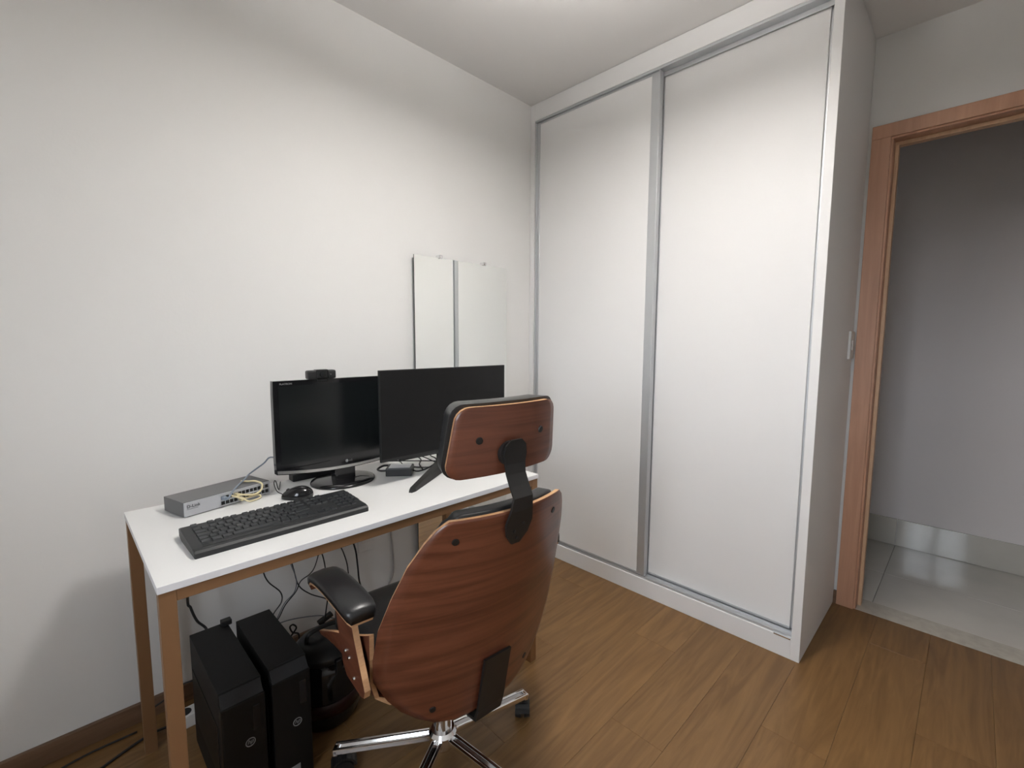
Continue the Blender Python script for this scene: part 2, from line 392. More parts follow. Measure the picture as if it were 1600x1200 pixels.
def wdoor(x0, x1, y, lw, rw):
    dr = mk('door', B(x0+lw*0.5, x1-(rw*0.5 if rw > 0.02 else rw), y, y+0.018, 0.094, 2.455, bevel=0.001, seg=1), m_lam, wr)
    for a, wdt, s in ((x0, lw, 1), (x1, rw, -1)):
        bm = bmesh.new(); q = a + s*wdt; lo, hi = min(a, q), max(a, q)
        if wdt < 0.02:      # slim closing profile, set back from the door face
            mk('closing_profile', box(bm, lo, hi, y+0.010, y+0.024, 0.0945, 2.4545), m_alu, dr); continue
        # handle profile: flat lip, hollow, raised bead
        box(bm, lo, hi, y-0.003, y+0.021, 0.0945, 2.4545, bevel=0.001, seg=1)
        e = a if s > 0 else q
        box(bm, a if s > 0 else a-0.007, a+0.007 if s > 0 else a, y-0.011, y-0.003, 0.0945, 2.4545, bevel=0.0015, seg=2)
        mk('handle_profile', bm, m_alu, dr)
    for z0, z1 in ((0.0945, 0.104), (2.4455, 2.4545)):
        mk('door_rail', B(x0+lw, x1-rw, y-0.002, y+0.020, z0, z1), m_alu, dr)
wdoor(0.036, 0.792, 0.016, 0.026, 0.046)
wdoor(0.752, 1.448, 0.054, 0.040, 0.0195)
# light switch on the wardrobe side, next to the door frame
sw = tag(empty('light_switch', (WD, 2.022, 1.242)), 'white light switch plate on the wardrobe side by the door frame', 'switch')
mk('plate', B(-0.001, 0.010, -0.038, 0.038, -0.062, 0.062, bevel=0.003), m_white, sw)
mk('rocker', B(0.010, 0.014, -0.012, 0.012, -0.022, 0.022, bevel=0.0015), m_white, sw)

# ------------------------------------------------------------------ mirror on the left wall
MY0, MY1, MZ0, MZ1, MX = 0.703, 1.280, 0.14, 1.639, 0.026
mr = tag(empty('wall_mirror', (0, (MY0+MY1)/2, MZ0)), 'tall frameless rectangular mirror on the wall beside the wardrobe', 'mirror')
hy = (MY1-MY0)/2
mk('back_board', B(0.0, MX-0.005, -hy+0.012, hy-0.012, 0.01, MZ1-MZ0-0.012), m_medge, mr)
bm = B(MX-0.005, MX, -hy, hy, 0, MZ1-MZ0)
for f in bm.faces:
    c = f.calc_center_median(); f.material_index = 0 if c.x > MX-0.0005 else 1
bm.normal_update()
g = mk('glass', bm, m_mirror, mr, mats=[m_mirror, m_medge])
for yy in (0.848-(MY0+MY1)/2, 1.122-(MY0+MY1)/2):
    bm = bmesh.new(); box(bm, 0, MX+0.006, yy-0.010, yy+0.010, MZ1-MZ0-0.004, MZ1-MZ0+0.014, bevel=0.003); cyl(bm, (MX+0.006, yy, MZ1-MZ0+0.004), (MX+0.010, yy, MZ1-MZ0+0.004), 0.007, 0.005, 12)
    mk('clip', bm, m_chrome, mr)

# ------------------------------------------------------------------ desk
EX0, EX1, EY0, EY1, EZ = 0.150, 0.733, -0.355, 0.782, 0.75
ds = tag(empty('desk', ((EX0+EX1)/2, (EY0+EY1)/2, 0)), 'white topped desk on thin bronze metal legs', 'desk')
ox, oy = (EX0+EX1)/2, (EY0+EY1)/2
bm = B(EX0-ox, EX1-ox, EY0-oy, EY1-oy, EZ-0.016, EZ, bevel=0.0012)
for f in bm.faces: f.material_index = 0 if f.normal.z > 0.5 or f.calc_center_median().z > EZ-0.0005 else 1
mk('top_board', bm, m_desktop, ds, mats=[m_desktop, m_deskedge])
LT = 0.030
for sx in (0, 1):
    for sy in (0, 1):
        x0 = EX0+0.003 if sx == 0 else EX1-0.003-LT; y0 = EY0+0.002 if sy == 0 else EY1-0.002-LT
        mk('leg', B(x0-ox, x0+LT-ox, y0-oy, y0+LT-oy, 0.0, EZ-0.016, bevel=0.0015), m_bronze, ds)
for x0 in (EX0+0.003, EX1-0.003-LT):
    mk('rail', B(x0-ox+0.001, x0+LT-ox-0.001, EY0+0.032-oy, EY1-0.032-oy, EZ-0.016-0.026, EZ-0.016, bevel=0.001), m_bronze, ds)
mk('rail', B(EX0+0.033-ox, EX1-0.033-ox, EY1-0.031-oy, EY1-0.003-oy, EZ-0.042, EZ-0.016, bevel=0.001), m_bronze, ds)
mk('rail', B(EX0+0.033-ox, EX1-0.033-ox, EY0+0.012-oy, EY0+0.031-oy, EZ-0.030, EZ-0.016, bevel=0.001), m_bronze, ds)

# ------------------------------------------------------------------ monitor with silver chin
M1X, M1Y, M1W = 0.325, 0.236, 0.472
m1 = tag(empty('monitor', (0.30, 0.225, EZ)), 'glossy black monitor with curved silver lower bezel on round foot', 'monitor')
zb, zt = 0.822-EZ, 1.120-EZ; lx = M1X-0.30; ly = M1Y-0.225
# front frame with a bowed bottom edge
n = 24; hw = M1W/2
def chin(y): return zb - 0.020*(1-(y/hw)**2)
outer = []; inner = []
for iz in range(8):
    t = iz/7; ro = []; ri = []
    for k in range(n+1):
        y = -hw + M1W*k/n; z = chin(y)*(1-t) + zt*t
        if iz in (0, 7): y *= 0.994
        ro.append((lx, ly+y, z)); ri.append((lx-0.022, ly+y, z))
    outer.append(ro); inner.append(ri)
bm = plate(bmesh.new(), outer, inner, 0); mk('frame', bm, m_gloss, m1)
mk('screen', B(lx-0.002, lx+0.0012, ly-hw+0.016, ly+hw-0.016, zb+0.030, zt-0.016), m_screen, m1)
for (off, rr, mm, nm) in ((0.0, 0.0055, m_silver, 'silver_trim'),):
    o_, i_ = [], []
    for t in (0, 1):
        o_.append([(lx+0.004, ly+0.985*(-hw+M1W*k/n), chin(-hw+M1W*k/n)+0.003+t*0.009) for k in range(n+1)])
        i_.append([(lx-0.012, ly+0.985*(-hw+M1W*k/n), chin(-hw+M1W*k/n)+0.003+t*0.009) for k in range(n+1)])
    mk(nm, plate(bmesh.new(), o_, i_, 0), mm, m1)
bm = bmesh.new(); tube(bm, [(lx+0.001, ly-hw+0.025, zb+0.016), (lx+0.001, ly-hw+0.10, zb+0.0145), (lx+0.001, ly-hw+0.17, zb+0.017)], 0.0011, 6); mk('bezel_line', bm, m_gloss, m1)
# logo: round face mark and letters
bm = bmesh.new(); cyl(bm, (lx+0.001, ly-0.008, zb+0.006), (lx+0.0022, ly-0.008, zb+0.006), 0.0052, n=20); lg = mk('logo_disc', bm, m_logo, m1)
text('logo_letters', 'LG', 0.0095, m_logo, m1, (lx+0.0014, ly+0.0005, zb+0.0030), (PI/2, 0, PI/2))
text('model_lettering', 'FLATRON', 0.0085, m_logo, m1, (lx+0.0014, ly-hw+0.020, zt-0.0125), (PI/2, 0, PI/2))
# rear housing, neck, foot
bm = bmesh.new(); box(bm, lx-0.055, lx-0.022, ly-0.17, ly+0.17, zb+0.03, zt-0.05, bevel=0.015, seg=3); mk('rear_housing', bm, m_blackp, m1)
bm = bmesh.new(); box(bm, -0.020, 0.022, -0.036, 0.036, 0.008, zb+0.05, bevel=0.006); mk('neck', bm, m_gloss, m1)
bm = bmesh.new(); lathe(bm, [(0, 0), (0.108, 0), (0.110, 0.004), (0.107, 0.009), (0.09, 0.0125), (0, 0.0145)], 48, sx=0.92, sy=1.0); mk('foot', bm, m_gloss, m1, smooth=True)
bm = bmesh.new(); tube(bm, [(0.03, 0.028, 0.0140), (0.028, 0.052, 0.0135), (0.05, 0.072, 0.012)], 0.0016, 6); mk('foot_arc', bm, m_port, m1)  # thin dark arc line laid over the top of the foot

# webcam clipped on top of that monitor
wc = tag(empty('webcam', (0.318, 0.152, 1.1198)), 'small black webcam clipped on top of the silver trimmed monitor', 'webcam')
bm = bmesh.new(); box(bm, -0.012, 0.014, -0.047, 0.047, 0.0005, 0.030, bevel=0.007, seg=3); mk('body', bm, m_blackp, wc)
bm = bmesh.new(); box(bm, -0.010, 0.016, -0.020, 0.020, 0.0008, 0.0325, bevel=0.004); mk('front_block', bm, m_gloss, wc)
bm = bmesh.new(); cyl(bm, (0.016, 0, 0.016), (0.019, 0, 0.016), 0.0095, 0.0085, 20); mk('lens', bm, m_screen, wc)
bm = bmesh.new(); box(bm, -0.030, 0.0105, -0.018, 0.018, -0.0002, 0.003, bevel=0.001); box(bm, 0.0072, 0.0105, -0.016, 0.016, -0.006, 0.001); box(bm, -0.030, -0.0151, -0.016, 0.016, -0.032, 0.001, bevel=0.002); mk('clip', bm, m_blackp, wc)
text('mark', 'v', 0.009, m_logo, wc, (0.0143, 0.026, 0.013), (PI/2, 0, PI/2))

# ------------------------------------------------------------------ thin matt monitor on a V foot
M2X = 0.478
m2 = tag(empty('monitor', (0.44, 0.555, EZ)), 'thin matt black monitor on a splayed foot behind the chair headrest', 'monitor')
lx = M2X-0.44; y0, y1, z0, z1 = 0.277-0.555, 0.843-0.555, 0.838-EZ, 1.1505-EZ
mk('frame', B(lx-0.010, lx, y0, y1, z0, z1, bevel=0.0015), m_blackp, m2)
mk('screen', B(lx-0.004, lx+0.0006, y0+0.003, y1-0.003, z0+0.010, z1-0.003), m_screen2, m2)
mk('rear_housing', B(lx-0.045, lx-0.010, y0+0.08, y1-0.08, z0-0.012, z0+0.15, bevel=0.01), m_blackp, m2)
mk('neck', B(lx-0.040, lx-0.012, -0.030, 0.030, 0.012, z0+0.05, bevel=0.004), m_blackp, m2)
for s in (-1, 1):
    bm = bmesh.new()
    a = Vector((0.0, s*0.012, 0.030)); e = Vector((0.142, s*0.232, 0.0065)); dirv = (e-a).normalized(); sd = dirv.cross(Vector((0, 0, 1))).normalized()
    pts = [(a, 0.020, 0.026), (a.lerp(e, 0.45), 0.016, 0.018), (a.lerp(e, 0.93), 0.012, 0.011), (e, 0.006, 0.008)]
    rings = []
    for p, wdt, hgt in pts:
        rings.append([bm.verts.new((p.x+sd.x*q*wdt, p.y+sd.y*q*wdt, zz)) for q, zz in ((-1, max(0.0, p.z-hgt) if p is not a else 0.004), (1, max(0.0, p.z-hgt) if p is not a else 0.004), (0.75, p.z+hgt*0.35), (-0.75, p.z+hgt*0.35))])
    for q, k in zip(rings[:-1], rings[1:]):
        for j in range(4): bm.faces.new((q[j], q[(j+1) % 4], k[(j+1) % 4], k[j]))
    bm.faces.new(rings[0][::-1]); bm.faces.new(rings[-1])
    zmin = min(v.co.z for v in bm.verts)
    for v in bm.verts:
        if v.co.z < zmin+0.0005: v.co.z = 0.0
    mk('foot', bm, m_blackm, m2)

# ------------------------------------------------------------------ network switch
SF = Vector((0.331, -0.242)); ang = math.radians(14.8)   # front left corner; front runs along +y turned left
ns = tag(empty('network_switch', (SF.x, SF.y, EZ), ang), 'flat grey network switch with two rows of ports at the desk end', 'switch box')
# local: +y along the front, -x into the depth
SWW, SWD, SWH = 0.247, 0.114, 0.044
mk('case', B(-SWD, -0.004, 0, SWW, 0.002, SWH, bevel=0.0015), m_switch, ns)
bm = bmesh.new()
py0, pw, gapx = 0.098, 0.0108, 0.0012
cols = [py0 + k*(pw+gapx) + (k//4)*0.0 for k in range(12)]
rows = [(0.0075, 0.0185), (0.0235, 0.0345)]
zc = [0.003, rows[0][0], rows[0][1], rows[1][0], rows[1][1], SWH-0.0015]
box(bm, -0.005, 0, 0.001, cols[0]-0.0006, zc[0], zc[5]); box(bm, -0.005, 0, cols[-1]+pw+0.0006, SWW-0.001, zc[0], zc[5])
for a, c in ((zc[0], zc[1]), (zc[2], zc[3]), (zc[4], zc[5])): box(bm, -0.005, 0, cols[0]-0.0006, cols[-1]+pw+0.0006, a, c)
for k in range(11):
    for a, c in rows: box(bm, -0.005, 0, cols[k]+pw, cols[k+1], a, c)
mk('front_panel', bm, m_switchf, ns)
pc = None
for c in cols:
    for a, e in rows:
        L = (-0.0035, c+pw/2, (a+e)/2)
        if pc is None:
            bm = bmesh.new(); box(bm, -0.0015, 0.0012, -pw/2, pw/2, -0.0055, 0.0055); box(bm, 0.0012, 0.0022, -pw/2, pw/2, -0.0055, -0.0035)
            pc = mk('port', bm, m_port, ns, L)
        else: again(pc, ns, L)
text('brand_lettering', 'D-Link', 0.0125, m_port, ns, (0.0004, 0.007, 0.0265), (PI/2, 0, PI/2))
bm = bmesh.new(); box(bm, 0, 0.0005, 0.007, 0.036, 0.0225, 0.0232); mk('brand_rule', bm, m_port, ns)
fo = None
for fx, fy in ((-0.012, 0.015), (-0.012, SWW-0.015), (-SWD+0.012, 0.015), (-SWD+0.012, SWW-0.015)):
    if fo is None: bm = bmesh.new(); cyl(bm, (0, 0, 0), (0, 0, 0.0025), 0.006, n=12); fo = mk('rubber_foot', bm, m_port, ns, (fx, fy, 0))
    else: again(fo, ns, (fx, fy, 0))
def SWP(x, y, z):    # switch local -> world
    return Vector((SF.x + x*math.cos(ang) - y*math.sin(ang), SF.y + x*math.sin(ang) + y*math.cos(ang), EZ+z))
# patch cables
def cable(name, pts, r, m, label, cat='cable', group=None, n=8):
    bm = bmesh.new(); tube(bm, pts, r, 8, n); o = mk(name, bm, m, smooth=True); tag(o, label, cat, group); return o
p_in = SWP(0.001, cols[0]+pw/2, 0.029); 
c1 = cable('network_cable', [p_in, SWP(0.022, cols[0]+0.008, 0.030), SWP(0.012, cols[0]+0.028, 0.046), SWP(-0.026, 0.165, 0.049), SWP(-0.040, 0.192, 0.0585), SWP(-0.055, 0.215, 0.066), at(412, 724, 0, 0.215), at(421, 715, 0, 0.23), Vector((0.262, 0.030, 0.868)), Vector((0.268, 0.085, 0.905))], 0.0026, m_cblue, 'grey blue network cable rising from the switch to the monitor back')
bm = B(-0.004, 0.014, -0.0053, 0.0053, -0.0045, 0.0045, bevel=0.001); pg = mk('plug', bm, m_cblue, c1, SWP(0.003, cols[0]+pw/2, 0.029), (0, 0, ang))
p2 = SWP(0.001, cols[3]+pw/2, 0.029)
c2 = cable('network_cable', [p2, SWP(0.018, cols[3]+0.012, 0.029), SWP(0.020, 0.170, 0.022), SWP(0.017, 0.192, 0.019), SWP(0.012, 0.211, 0.026), SWP(0.008, 0.216, 0.042), SWP(-0.010, 0.207, 0.0505), SWP(-0.035, 0.197, 0.0485), SWP(-0.060, 0.190, 0.0475)], 0.0030, m_cyel, 'pale yellow network cable arching from the upper ports over the switch')
mk('plug', B(-0.004, 0.014, -0.0053, 0.0053, -0.0045, 0.0045, bevel=0.001), m_cyel, c2, SWP(0.003, cols[3]+pw/2, 0.029), (0, 0, ang))
p3 = SWP(0.001, cols[2]+pw/2, 0.029)
c3 = cable('network_cable', [p3, SWP(0.016, cols[2]+0.006, 0.028), SWP(0.024, cols[2]+0.024, 0.018), SWP(0.026, 0.165, 0.0045), SWP(0.022, 0.195, 0.003), SWP(0.017, 0.205, 0.006), SWP(0.012, 0.200, 0.012), SWP(0.014, 0.175, 0.013), SWP(0.016, cols[4]+0.010, 0.014), SWP(0.001, cols[4]+pw/2, 0.013)], 0.0026, m_cyel, 'pale yellow network cable looping in front of the lower ports')
mk('plug', B(-0.004, 0.014, -0.0053, 0.0053, -0.0045, 0.0045, bevel=0.001), m_cyel, c3, SWP(0.003, cols[4]+pw/2, 0.013), (0, 0, ang))

# ------------------------------------------------------------------ keyboard
KX0, KX1, KY0, KY1 = 0.470, 0.640, -0.276, 0.148
kb = tag(empty('keyboard', ((KX0+KX1)/2, (KY0+KY1)/2, EZ), math.radians(0.6)), 'black full size keyboard lying along the desk front', 'keyboard')
hx, hy = (KX1-KX0)/2, (KY1-KY0)/2
bm = bmesh.new()   # wedge profile across x: thick at the back
prof = [(-hx, 0.004), (-hx, 0.024), (-hx+0.010, 0.0275), (hx-0.019, 0.0180), (hx-0.006, 0.0165), (hx, 0.012), (hx, 0.0), (-hx+0.03, 0.0)]
A_ = [bm.verts.new((x, -hy, z)) for x, z in prof]; B_ = [bm.verts.new((x, hy, z)) for x, z in prof]
n = len(prof); fs = [bm.faces.new(A_), bm.faces.new(B_[::-1])] + [bm.faces.new((A_[i], B_[i], B_[(i+1) % n], A_[(i+1) % n])) for i in range(n)]
bmesh.ops.bevel(bm, geom=list({e for f in fs[:2] for e in f.edges}), offset=0.003, segments=2, profile=0.6, affect='EDGES')
mk('case', bm, m_kb, kb)
slope = math.atan2(0.0275-0.0180, (hx-0.019)-(-hx+0.010))
def topz(x): return 0.0275 - (x-(-hx+0.010))*math.tan(slope)
mk('front_ridge', B(hx-0.0195, hx-0.0183, -hy+0.02, hy-0.006, 0.0165, 0.0188, bevel=0.0005), m_kb, kb)
keym = {}
def key(wd, x, y):
    k = round(wd, 4)
    if k not in keym:
        bm = bmesh.new(); a, h = 0.0090, wd/2-0.0011
        lo = [bm.verts.new(p) for p in ((-a, -h, 0), (a, -h, 0), (a, h, 0), (-a, h, 0))]
        up = [bm.verts.new(p) for p in ((-a+0.0018, -h+0.0018, 0.0048), (a-0.0026, -h+0.0018, 0.0042), (a-0.0026, h-0.0018, 0.0042), (-a+0.0018, h-0.0018, 0.0048))]
        bm.faces.new(lo[::-1]); bm.faces.new(up)
        for i in range(4): bm.faces.new((lo[i], lo[(i+1) % 4], up[(i+1) % 4], up[i]))
        keym[k] = mk('key', bm, m_key, kb, (x, y, topz(x)-0.001), (0, slope, 0))
    else: again(keym[k], kb, (x, y, topz(x)-0.001), (0, slope, 0))
U = 0.0178; ks = -hy+0.020
R0 = -hx+0.020
V = 0.0205
rowx = [R0, R0+0.0250] + [R0+0.0250+V*k for k in range(1, 5)]
for k in [0, 2, 3, 4, 5, 6.5, 7.5, 8.5, 9.5, 11, 12, 13, 14]: key(U, rowx[0], ks+U*(k+0.5))
for wl, rx in (([1]*13+[2], rowx[1]), ([1.5]+[1]*12+[1.5], rowx[2]), ([1.75]+[1]*11+[2.25], rowx[3]), ([1.25]+[1]*11+[2.75], rowx[4]), ([1.25]*3+[6.25]+[1.25]*4, rowx[5])):
    c = 0
    for wu in wl: key(U*wu, rx, ks+U*(c+wu/2)); c += wu
nav = ks+U*15.35
for k in range(3): key(U, rowx[0], nav+U*(k+0.5)); key(U, rowx[1], nav+U*(k+0.5)); key(U, rowx[2], nav+U*(k+0.5)); key(U, rowx[5], nav+U*(k+0.5))
key(U, rowx[4], nav+U*1.5)
npd = nav+U*3.35
for ri in (1, 2, 3, 4):
    for k in range(4 if ri in (1, 2) else 3): key(U, rowx[ri], npd+U*(k+0.5))
key(U*2, rowx[5], npd+U); key(U, rowx[5], npd+U*2.5); key(U, rowx[3], npd+U*3.5); key(U, rowx[4], npd+U*3.5)

# ------------------------------------------------------------------ mouse
ma = math.radians(-122)     # nose direction in the desk plane
mo = tag(empty('mouse', (0.372, 0.044, EZ), ma), 'small glossy black computer mouse with cord behind the keyboard', 'mouse')
bm = bmesh.new(); bmesh.ops.create_uvsphere(bm, u_segments=28, v_segments=16, radius=1)
for v in bm.verts:
    x, y, z = v.co; zz = max(z, -0.25)
    v.co = (x*0.047, y*0.029*(1-0.12*(x)), (zz+0.25)*0.030*(1-0.20*x))
mk('body', bm, m_gloss, mo, smooth=True)
bm = bmesh.new(); cyl(bm, (0.026, -0.003, 0.026), (0.026, 0.003, 0.026), 0.006, n=16); mk('scroll_wheel', bm, m_blackp, mo)
def loc_in(o_loc, rz, p):
    v = Vector(p)-Vector(o_loc); c, s = math.cos(-rz), math.sin(-rz); return Vector((v.x*c-v.y*s, v.x*s+v.y*c, v.z))
mw = [Vector((0.349, 0.008, 0.764)), Vector((0.330, -0.002, 0.772)), Vector((0.308, -0.003, 0.790)), Vector((0.292, 0.004, 0.797)), Vector((0.280, 0.012, 0.786)), Vector((0.272, 0.018, 0.766)), Vector((0.258, 0.026, 0.754)), Vector((0.22, 0.04, 0.7525)), Vector((0.165, 0.06, 0.7525))]
bm = bmesh.new(); tube(bm, [loc_in((0.372, 0.044, EZ), ma, p) for p in mw], 0.0016, 6); mk('cord', bm, m_cable, mo, smooth=True)

# ------------------------------------------------------------------ power brick, box and cable tangle on the desk
ad = tag(empty('power_adapter', (0.365, 0.413, EZ), math.radians(50)), 'black power adapter with white label under the thin monitor', 'adapter')
mk('body', B(-0.047, 0.047, -0.034, 0.034, 0, 0.030, bevel=0.003), m_blackp, ad)
mk('label', B(-0.038, 0.040, -0.026, 0.028, 0.0298, 0.0304), m_label, ad)
bm = bmesh.new(); tube(bm, [(-0.045, 0.0, 0.014), (-0.075, 0.012, 0.010), (-0.088, 0.03, 0.012), (-0.070, 0.045, 0.020), (-0.045, 0.055, 0.018)], 0.004, 8); mk('power_cord', bm, m_cable, ad, smooth=True)
bm = bmesh.new(); tube(bm, [(0.045, 0.0, 0.014), (0.065, -0.004, 0.010), (0.090, 0.012, 0.012), (0.118, 0.035, 0.022), (0.130, 0.06, 0.03)], 0.003, 8); mk('output_cord', bm, m_cable, ad, smooth=True)
tag(mk('cable_box', B(0.152, 0.194, 0.092, 0.232, EZ, EZ+0.026, bevel=0.003), m_blackp), 'slim black box on the desk behind the silver trimmed monitor', 'box')
TANGLE = [[(0.165, 0.50), (0.22, 0.50), (0.27, 0.485), (0.33, 0.50), (0.37, 0.54), (0.375, 0.61)],
          [(0.165, 0.585), (0.22, 0.58), (0.28, 0.56), (0.33, 0.52), (0.384, 0.500)],
          [(0.165, 0.445), (0.24, 0.465), (0.29, 0.52), (0.34, 0.57), (0.355, 0.65)],
          [(0.165, 0.66), (0.23, 0.64), (0.29, 0.60), (0.35, 0.585), (0.386, 0.562)],
          [(0.165, 0.545), (0.21, 0.54), (0.27, 0.545), (0.32, 0.552), (0.386, 0.590)]]
for k, path in enumerate(TANGLE):
    r = 0.0022+0.0006*(k % 2); n_ = len(path)
    pts = [Vector((x, y, EZ+r+0.0003+(0.0 if j in (0, n_-1) else 0.0068*k))) for j, (x, y) in enumerate(path)]
    cable('monitor_cable', pts, r, m_cable, 'black cable in the tangle on the desk under the thin monitor', 'cable', 'cable tangle under the thin monitor')

# ------------------------------------------------------------------ computer towers under the desk
def tower(x0, x1, y0, y1, h, zl, label):
    t = tag(empty('computer_tower', ((x0+x1)/2, (y0+y1)/2, 0)), label, 'computer', 'computer towers under the desk')
    hx, hy = (x1-x0)/2, (y1-y0)/2
    mk('case', B(-hx, hx-0.030, -hy, hy, 0.008, h, bevel=0.002), m_tower, t)
    mk('front_bezel', B(hx-0.030, hx-0.004, -hy-0.001, hy+0.001, 0.006, h-0.030, bevel=0.004), m_bezel, t)
    bm = bmesh.new()     # sloped grille above the bezel
    pr = [(hx-0.034, h+0.001), (hx-0.004, h-0.034), (hx-0.034, h-0.034)]
    a = [bm.verts.new((x, -hy+0.002, z)) for x, z in pr]; c = [bm.verts.new((x, hy-0.002, z)) for x, z in pr]
    bm.faces.new(a); bm.faces.new(c[::-1])
    for i in range(3): bm.faces.new((a[i], c[i], c[(i+1) % 3], a[(i+1) % 3]))
    mk('grille', bm, m_grill, t)
    mk('optical_drive', B(hx-0.006, hx-0.0025, hy-0.030, hy-0.012, h-0.125, h-0.055, bevel=0.001), m_gloss, t)
    for sy in (-1, 1):
        bm = bmesh.new(); box(bm, -hx+0.03, -hx+0.06, sy*(hy-0.012)-0.008, sy*(hy-0.012)+0.008, 0, 0.009); mk('foot', bm, m_port, t)
        bm = bmesh.new(); box(bm, hx-0.09, hx-0.06, sy*(hy-0.012)-0.008, sy*(hy-0.012)+0.008, 0, 0.009); mk('foot', bm, m_port, t)
    bm = bmesh.new(); lathe(bm, [(0.0098, 0), (0.0118, 0), (0.0118, 0.001), (0.0098, 0.001), (0.0098, 0)], 28)
    lo = mk('logo_ring', bm, m_logo, t, (hx-0.0040, 0.011, zl), (0, PI/2, 0))
    text('logo_letters', 'hp', 0.015, m_logo, t, (hx-0.0038, 0.011, zl-0.0032), (PI/2, 0, PI/2), align='CENTER', shear=0.25)
    mk('sticker', B(hx-0.0045, hx-0.0035, -0.012, 0.014, 0.03, 0.052), m_logo, t)
    bm = bmesh.new(); box(bm, -hx+0.02, hx-0.05, -hy-0.0015, -hy, 0.10, h-0.10); mk('side_recess', bm, m_bezel, t)
    return t
tower(0.235, 0.605, -0.236, -0.138, 0.355, 0.204, 'black desktop computer tower standing next to the left desk legs')
tower(0.250, 0.595, -0.117, -0.019, 0.352, 0.180, 'black desktop computer tower beside the round black canister')
# canister beside them
cn = tag(empty('canister', (0.400, 0.100, 0)), 'glossy black canister with dark red band on the floor under the desk', 'canister')
bm = bmesh.new(); lathe(bm, [(0, 0), (0.088, 0), (0.098, 0.012), (0.104, 0.05), (0.106, 0.12), (0.102, 0.19), (0.095, 0.225), (0, 0.225)], 40); mk('body', bm, m_gloss, cn, smooth=True)
bm = bmesh.new(); lathe(bm, [(0.1045, 0.055), (0.1075, 0.057), (0.1085, 0.10), (0.1065, 0.102), (0.1045, 0.055)], 40); mk('band', bm, m_red, cn, smooth=True)
bm = bmesh.new(); lathe(bm, [(0.094, 0.222), (0.099, 0.226), (0.097, 0.245), (0.075, 0.268), (0.03, 0.277), (0, 0.278)], 40); mk('lid', bm, m_blackp, cn, smooth=True)
bm = bmesh.new(); tube(bm, [(0.0, -0.06, 0.262), (0.0, -0.045, 0.300), (0.0, 0.045, 0.300), (0.0, 0.06, 0.262)], 0.007, 8); mk('handle', bm, m_blackp, cn, smooth=True)
bm = bmesh.new(); box(bm, 0.092, 0.110, -0.010, 0.010, 0.19, 0.24, bevel=0.003); mk('latch', bm, m_gloss, cn)

# ------------------------------------------------------------------ cables below the desk
W0 = 0.03
def wallpts(pp, x=W0): return [at(px, py, 0, x) for px, py in pp]
U_ = 'cables hanging below the desk'
cable('power_cable', [Vector((0.16, -0.20, 0.70))]+[at(px, py, 0, 0.16) for px, py in ((293, 930), (298, 950), (308, 970), (322, 982))]+[Vector((0.20, -0.185, 0.30)), Vector((0.232, -0.185, 0.26))], 0.0038, m_cable, 'thick black power cable dropping behind the tower by the desk legs')
cable('data_cable', wallpts([(412, 880), (412, 895), (420, 910), (438, 925), (440, 940), (428, 958), (420, 975), (410, 1005)], 0.12), 0.0022, m_cable, 'thin black cable bending behind the second computer tower')
cable('data_cable', wallpts([(452, 868), (454, 880), (463, 905), (460, 925), (445, 942), (435, 962), (425, 985)], 0.12), 0.0020, m_cgrey, 'thin grey cable hanging below the desk behind the towers', 'cable')
cable('data_cable', wallpts([(453, 868), (459, 890), (467, 915), (485, 928), (508, 935), (520, 942), (527, 955), (527, 965)], 0.10), 0.0022, m_cable, 'thin black cable sweeping below the desk to the armrest')
cable('data_cable', wallpts([(500, 858), (492, 885), (484, 897), (470, 908), (462, 925), (446, 945), (436, 965), (425, 980)], 0.11), 0.0020, m_cable, 'thin black cable crossing the other cables behind the towers')
cable('data_cable', wallpts([(524, 828), (528, 842), (530, 850), (536, 862), (542, 880), (545, 900), (549, 925), (548, 950)], 0.10)+[Vector((0.10, 0.345, 0.05)), Vector((0.105, 0.352, 0.006)), Vector((0.125, 0.37, 0.0035)), Vector((0.15, 0.40, 0.0035))], 0.0024, m_cable, 'short black cable dropping from the desk behind the armrest')
cable('data_cable', wallpts([(551, 845), (556, 862), (559, 885), (562, 910), (570, 925), (590, 930), (612, 940), (640, 962)], 0.06), 0.0036, m_cable, 'thick black cable running from the desk down behind the chair')
cable('data_cable', wallpts([(494, 862), (497, 868), (501, 862), (507, 880), (512, 925), (510, 950), (506, 975), (500, 1000)], 0.12), 0.0026, m_cable, 'black cable with a plug hanging behind the armrest')
cable('data_cable', wallpts([(430, 976), (455, 968), (485, 963), (505, 962), (522, 966), (528, 962)], 0.05), 0.0022, m_cgrey, 'pale grey cable bowed along the wall above the baseboard')
cable('data_cable', wallpts([(468, 1000), (466, 990), (457, 988), (453, 980), (458, 976), (463, 981), (456, 992), (450, 1003)], 0.16), 0.0030, m_cable, 'small looped black cable end behind the canister')
cable('white_cord', [Vector((0.006, at(611, 820, 0, 0.006).y, 0.45))]+wallpts([(611, 830), (614, 860), (615, 885), (613, 900), (607, 915)], 0.006), 0.0040, m_cwhite, 'white cord hanging down the wall under the desk')
pb = tag(mk('plug', B(-0.012, 0.012, -0.014, 0.014, -0.008, 0.008, bevel=0.003), m_blackp, None, (0.250, -0.143, 0.3628), (0, 0, 0)), 'small black plug lying at the back edge of a computer tower', 'plug')
tag(mk('cable_junction', B(-0.012, 0.012, -0.03, 0.03, -0.008, 0.008, bevel=0.004), m_blackp, None, at(508, 966, 0, 0.05), (0.35, 0, 0)), 'small black cable junction hanging near the baseboard', 'connector')
